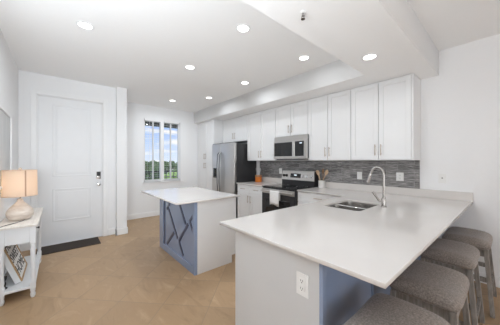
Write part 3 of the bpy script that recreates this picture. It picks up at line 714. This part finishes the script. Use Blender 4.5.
# ------------------------------------------------------------------ island
t = thing('kitchen_island', 'kitchen island with blue patterned front panel and white side', 'island', (-3.08, 1.56, 0))
ix0, ix1, iy0, iy1 = -3.69, -2.468, 1.262, 1.872
MB().box(ix0, ix1-.02, iy0+.022, iy1, .10, CB-.001).box(ix0, ix1-.02, iy0+.022, iy1-.07, 0, .10).build('body', CAB, t)
MB().box(ix1-.02, ix1, iy0+.022, iy1, .10, CB-.001).box(ix1-.02, ix1, iy0+.022, iy1-.07, 0, .10).box(ix1, ix1+.003, iy0+.022, iy1, .785, .79).build('side_panel', CAB, t)
fr = iy0-.016
pn = MB().box(ix0, ix1, iy0, iy0+.022, 0, CB-.001, .001, 1)
pn.box(ix0, -3.525, fr, iy0, 0, CB-.001, .002, 1).box(-2.525, ix1, fr, iy0, 0, CB-.001, .002, 1).box(-3.525, -2.525, fr, iy0, 0, .095, .002, 1).box(-3.525, -2.525, fr, iy0, CB-.06, CB-.001, .002, 1)
fp = pn.build('front_panel', BLUE, t, label='blue painted panel with a raised frame')
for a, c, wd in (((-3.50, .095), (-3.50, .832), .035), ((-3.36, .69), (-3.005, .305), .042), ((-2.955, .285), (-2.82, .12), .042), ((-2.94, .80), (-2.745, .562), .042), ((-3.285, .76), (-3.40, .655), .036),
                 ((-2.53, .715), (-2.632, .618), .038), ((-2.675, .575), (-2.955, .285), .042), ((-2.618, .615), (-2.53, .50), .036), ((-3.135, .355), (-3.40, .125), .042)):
    MB().bar((a[0], iy0-.003, a[1]), (c[0], iy0-.003, c[1]), wd, .006, up=(0, 1, 0)).build('edge_shade_strip', EDGESHADE, fp, label='dark navy strip painted as the shaded side of a lattice strip')  # shadowed sides of raised lattice strips, painted as flat dark strips
Fp = frame_pos_y(iy1)
for a, c in ((2.49, 2.89), (2.89, 3.29), (3.29, 3.69)):
    front(t, Fp, a, c, .11, CB-.01, handle=(a+.05, .72, .15, True))
t2 = thing('worktop', 'white quartz top of the island with overhang', 'worktop', (-3.08, 1.45, CB))
slab('slab', [[(-3.80, 1.0), (-2.415, 1.0), (-2.415, 1.90), (-3.80, 1.90)]], CB, CT, QUARTZ, t2)

# ------------------------------------------------------------------ stools
def cushion():
    # saddle cushion, long along Y, soft edges, slightly raised ends
    b = MB()
    def fn(bm):
        nx, ny = 22, 28; hw, hl = .175, .238
        def cell(i, n, h):
            u = -1+2*i/n; return math.copysign(1-(1-abs(u))**1.7, u)
        top = []; bot = []
        for j in range(ny+1):
            rt = []; rb = []
            v = cell(j, ny, hl)
            for i in range(nx+1):
                u = cell(i, nx, hw); m_ = max(abs(u), abs(v))
                fx_ = (1-abs(u)**7)**.5 if abs(u) < 1 else 0; fy_ = (1-abs(v)**9)**.5 if abs(v) < 1 else 0
                e_ = fx_*fy_
                # round plan corners
                cu, cv = u, v
                k = 1-.035*(abs(u)**6)*(abs(v)**6)*2
                x, y = cu*hw*k, cv*hl*k
                dome = .014*(1-u*u) + .016*v*v*(1-.4*abs(v)**6)
                rt.append(bm.verts.new((x, y, .598+e_*(.044+dome)))); rb.append(bm.verts.new((x*.985, y*.985, .596-e_*.032)))
            top.append(rt); bot.append(rb)
        for a in range(ny):
            for i in range(nx):
                bm.faces.new((top[a][i], top[a][i+1], top[a+1][i+1], top[a+1][i])); bm.faces.new((bot[a][i], bot[a+1][i], bot[a+1][i+1], bot[a][i+1]))
        bmesh.ops.remove_doubles(bm, verts=bm.verts[:], dist=.0005)
        be = [e_ for e_ in bm.edges if e_.is_boundary]
        if be: bmesh.ops.bridge_loops(bm, edges=be)
        bmesh.ops.recalc_face_normals(bm, faces=bm.faces[:])
    return b._new(fn)
def make_stool(label):
    t = thing('bar_stool', label, 'stool', (0, 0, 0), 'upholstered stools along the peninsula')
    st = cushion().build('seat', FABRIC, t, True)
    for p in st.data.polygons: p.use_smooth = True
    ap = MB().box(-.135, .135, -.20, -.178, .505, .572).box(-.135, .135, .178, .20, .505, .572).box(-.15, -.128, -.178, .178, .505, .572).box(.128, .15, -.178, .178, .505, .572)
    ap.build('apron', GREYWOOD, t)
    def leg(sx, sy):
        tx, ty, bx, by = sx*.140, sy*.190, sx*.185, sy*.235
        a, c = .014, .025
        return MB().hexa([(bx-a, by-c, 0), (bx+a, by-c, 0), (bx+a, by+c, 0), (bx-a, by+c, 0)], [(tx-a, ty-c, .572), (tx+a, ty-c, .572), (tx+a, ty+c, .572), (tx-a, ty+c, .572)])
    for sx in (-1, 1):
        for sy in (-1, 1): leg(sx, sy).build('leg', GREYWOOD, t)
    def at(z): k = 1-z/.572; return .140+.045*k, .190+.045*k
    X, Y = at(.20)
    for sx in (-1, 1): MB().box(sx*X-.010, sx*X+.010, -Y+.02, Y-.02, .18, .22).build('stretcher', GREYWOOD, t)
    X, Y = at(.30)
    for sy in (-1, 1): MB().box(-X+.015, X-.015, sy*Y-.010, sy*Y+.010, .28, .32).build('stretcher', GREYWOOD, t)
    return t
SX = -.33
spots = [(SX, 1.16, 'taupe upholstered bar stool nearest the camera, at the peninsula corner'), (SX, 1.81, 'taupe upholstered bar stool second from the camera'),
         (SX+.005, 2.53, 'taupe upholstered bar stool third from the camera, second from the wall'), (SX+.06, 3.16, 'taupe upholstered bar stool farthest away, next to the wall')]
s0 = make_stool(spots[0][2])
for i, (x, y, lab) in enumerate(spots):
    o = s0 if i == 0 else copy_tree(s0)
    o.location = (x, y, 0); o['label'] = lab

# ------------------------------------------------------------------ entry: console table, lamp, sign, picture, mat
tx0, tx1, ty0, ty1 = -4.20, -3.115, YL+.008, -.155
t = thing('console_table', 'white console table with turned legs and a lower shelf by the left wall', 'table', ((tx0+tx1)/2, (ty0+ty1)/2, 0))
MB().box(tx0, tx1, ty0, ty1, .728, .75, .004, 2).build('tabletop', TABLETOP, t)
lx = (tx0+.05, tx1-.05); ly = (ty0+.04, ty1-.04)
MB().box(lx[0], lx[1], ly[0]-.012, ly[0]+.006, .565, .728).box(lx[0], lx[1], ly[1]-.006, ly[1]+.012, .565, .728).box(lx[0]-.012, lx[0]+.006, ly[0], ly[1], .565, .728).box(lx[1]-.006, lx[1]+.012, ly[0], ly[1], .565, .728).build('apron', WHITEW, t)
MB().box(lx[0]-.02, lx[1]+.02, ly[0]-.018, ly[1]+.018, .10, .124, .003, 1).build('shelf', WHITEW, t)
kb = MB(); kb.M = Matrix.Translation((-3.40, ly[1]+.012, .65)) @ Matrix.Rotation(-PI/2, 4, 'X')
kb.lathe([(.005, 0), (.005, .01), (.013, .016), (.011, .026), (0, .028)], (0, 0, 0), 16).build('drawer_knob', BLK, t, True)
for x in lx:
    for y in ly:
        b = MB().box(x-.022, x+.022, y-.022, y+.022, .55, .728, .002, 1).box(x-.022, x+.022, y-.022, y+.022, .09, .16, .002, 1)
        b.lathe([(.018, .16), (.021, .168), (.016, .18), (.020, .20), (.017, .30), (.019, .44), (.021, .50), (.016, .52), (.022, .535), (.018, .55)], (x, y, 0), 16)
        b.lathe([(0, 0), (.013, 0), (.019, .015), (.022, .035), (.016, .055), (.021, .068), (.019, .09)], (x, y, 0), 16)
        b.build('leg', WHITEW, t, True)
# lamp
lc = (-3.45, -.312, .75)
t = thing('table_lamp', 'lit table lamp with gourd-shaped whitewashed base and beige drum shade', 'lamp', lc)
MB().lathe([(0, 0), (.062, 0), (.080, .008), (.104, .045), (.108, .075), (.100, .11), (.075, .145), (.045, .175), (.028, .195), (.022, .215), (.024, .225), (.0, .228)], lc, 40).build('base', CERAMIC, t, True)
MB().cyl((lc[0], lc[1], lc[2]+.225), (lc[0], lc[1], lc[2]+.31), .008).build('stem', NICKEL, t, True)
s_ = MB().lathe([(.138, .262), (.134, .535)], lc, 48)
bm_ = s_.bm
for f in [f for f in bm_.faces if len(f.verts) > 4]: bm_.faces.remove(f)
shd = s_.build('lamp_shade', SHADE, t, True)
b = MB()
for z in (.262, .535):
    b.lathe([(.1375 if z < .3 else .1335, z-.003), (.1395 if z < .3 else .1355, z-.003), (.1395 if z < .3 else .1355, z+.003), (.1375 if z < .3 else .1335, z+.003), (.1375 if z < .3 else .1335, z-.003)], lc, 48)
b.build('shade_trim', SHADE, shd)
th_ = math.radians(1.0)
ang = math.radians(22)
ux, uy = math.cos(ang), math.sin(ang)
MB().bar((lc[0]+.1395*ux, lc[1]+.1395*uy, lc[2]+.262), (lc[0]+.1355*ux, lc[1]+.1355*uy, lc[2]+.535), .002, .012, up=(-uy, ux, 0)).build('seam', SEAM, shd)
sp = MB()
for k in range(3):
    a = k*2*PI/3; sp.cyl((lc[0], lc[1], lc[2]+.53), (lc[0]+.134*math.cos(a), lc[1]+.134*math.sin(a), lc[2]+.53), .002, seg=6)
sp.cyl((lc[0], lc[1], lc[2]+.44), (lc[0], lc[1], lc[2]+.54), .003, seg=8).build('harp', NICKEL, t)
MB().lathe([(0, 0), (.012, .004), (.016, .014), (.012, .024), (0, .03)], (lc[0], lc[1], lc[2]+.537), 16).build('finial', CERAMIC, t, True)
MB().lathe([(0, .30), (.012, .30), (.012, .33), (.026, .365), (.03, .39), (.022, .415), (0, .425)], lc, 20).build('bulb', BULB, t, True)
light('lamp_light', 'POINT', (0, 0, .39), (0, 0, 0), 1.6, color=(1, .82, .66), parent=t).data.shadow_soft_size = .04
cpts = [(lc[0]+.05, lc[1]+.045, lc[2]+.006), (lc[0]+.10, lc[1]+.03, lc[2]+.004), (lc[0]+.18, lc[1]-.02, lc[2]+.004), (lc[0]+.25, lc[1]-.08, lc[2]+.004), (tx1-.02, ty0+.02, lc[2]+.004)]
MB().tube(cpts, .003, 8).build('cord', BLK, t, True)
# leaning box sign on the shelf
t = thing('box_sign', 'white box sign with oak frame and black lettering leaning on the table shelf', 'sign', (-3.53, -.3, .124))
sw, shh, st_ = .50, .47, .05
lean = math.radians(19)
# local frame: u along -X (reading direction), v up the face, n out of the face
n_ = Vector((0, math.cos(lean), math.sin(lean))); v_ = Vector((0, -math.sin(lean), math.cos(lean))); u_ = Vector((-1, 0, 0))
orig = Vector((-3.285, -.285, .124+st_*math.sin(lean)+.0015))
MS = Matrix.Translation(orig) @ Matrix((u_, v_, n_)).transposed().to_4x4()
b = MB(); b.M = MS; b.box(0, sw, 0, shh, -st_, -.004); b.build('box', WHITEW, t)
b = MB(); b.M = MS; b.box(.012, sw-.012, .012, shh-.012, -.004, -.001); sg = b.build('face', SIGNW, t)
b = MB(); b.M = MS
b.box(0, sw, 0, .014, -.006, .006).box(0, sw, shh-.014, shh, -.006, .006).box(0, .014, .014, shh-.014, -.006, .006).box(sw-.014, sw, .014, shh-.014, -.006, .006).build('frame', OAK, t)
def text_mesh(s, size, M, m, parent):
    cu = bpy.data.curves.new('t', 'FONT'); cu.body = s; cu.size = size; cu.align_x = 'CENTER'; cu.align_y = 'CENTER'; cu.extrude = .0008
    o = bpy.data.objects.new('t', cu); COL.objects.link(o); dg = bpy.context.evaluated_depsgraph_get()
    me = bpy.data.meshes.new_from_object(o.evaluated_get(dg)); bpy.data.objects.remove(o); bpy.data.curves.remove(cu)
    me.transform(Matrix.Translation(-root_loc(parent)) @ M); me.materials.clear(); me.materials.append(m)
    q = bpy.data.objects.new('lettering', me); COL.objects.link(q); q.parent = parent; return q
for s, v in (('HOME', .37), ('SWEET', .235), ('HOME', .10)):
    text_mesh(s, .135 if s == 'SWEET' else .155, MS @ Matrix.Translation((sw/2, v, .0005)), INK, sg)
t = thing('candle_holder', 'small black ornament on the shelf behind the leaning sign', 'ornament', (-3.236, -.402, .1246))
MB().lathe([(0, 0), (.022, 0), (.024, .006), (.010, .02), (.014, .05), (.009, .075), (.018, .095), (.020, .12), (0, .12)], (-3.236, -.402, .1246), 20).build('body', BLK, t, True)
# picture on the left wall
t = thing('wall_picture', 'grey picture in a thin white frame on the left wall above the table', 'picture', (-3.6, YL, 1.5))
pa, pb, pz0, pz1 = -4.03, -3.20, 1.10, 1.945
MB().box(pa+.025, pb-.025, YL, YL+.012, pz0+.025, pz1-.025).build('canvas', ART, t)
MB().box(pa, pb, YL, YL+.025, pz1-.025, pz1).box(pa, pb, YL, YL+.025, pz0, pz0+.025).box(pa, pa+.025, YL, YL+.025, pz0+.025, pz1-.025).box(pb-.025, pb, YL, YL+.025, pz0+.025, pz1-.025).build('frame', TRIM, t)
# door mat
tag(MB().box(-4.872, -4.47, -.25, .545, 0, .012, .003, 1).build('door_mat', MAT_), 'dark brown door mat on the floor in front of the white door', 'mat')
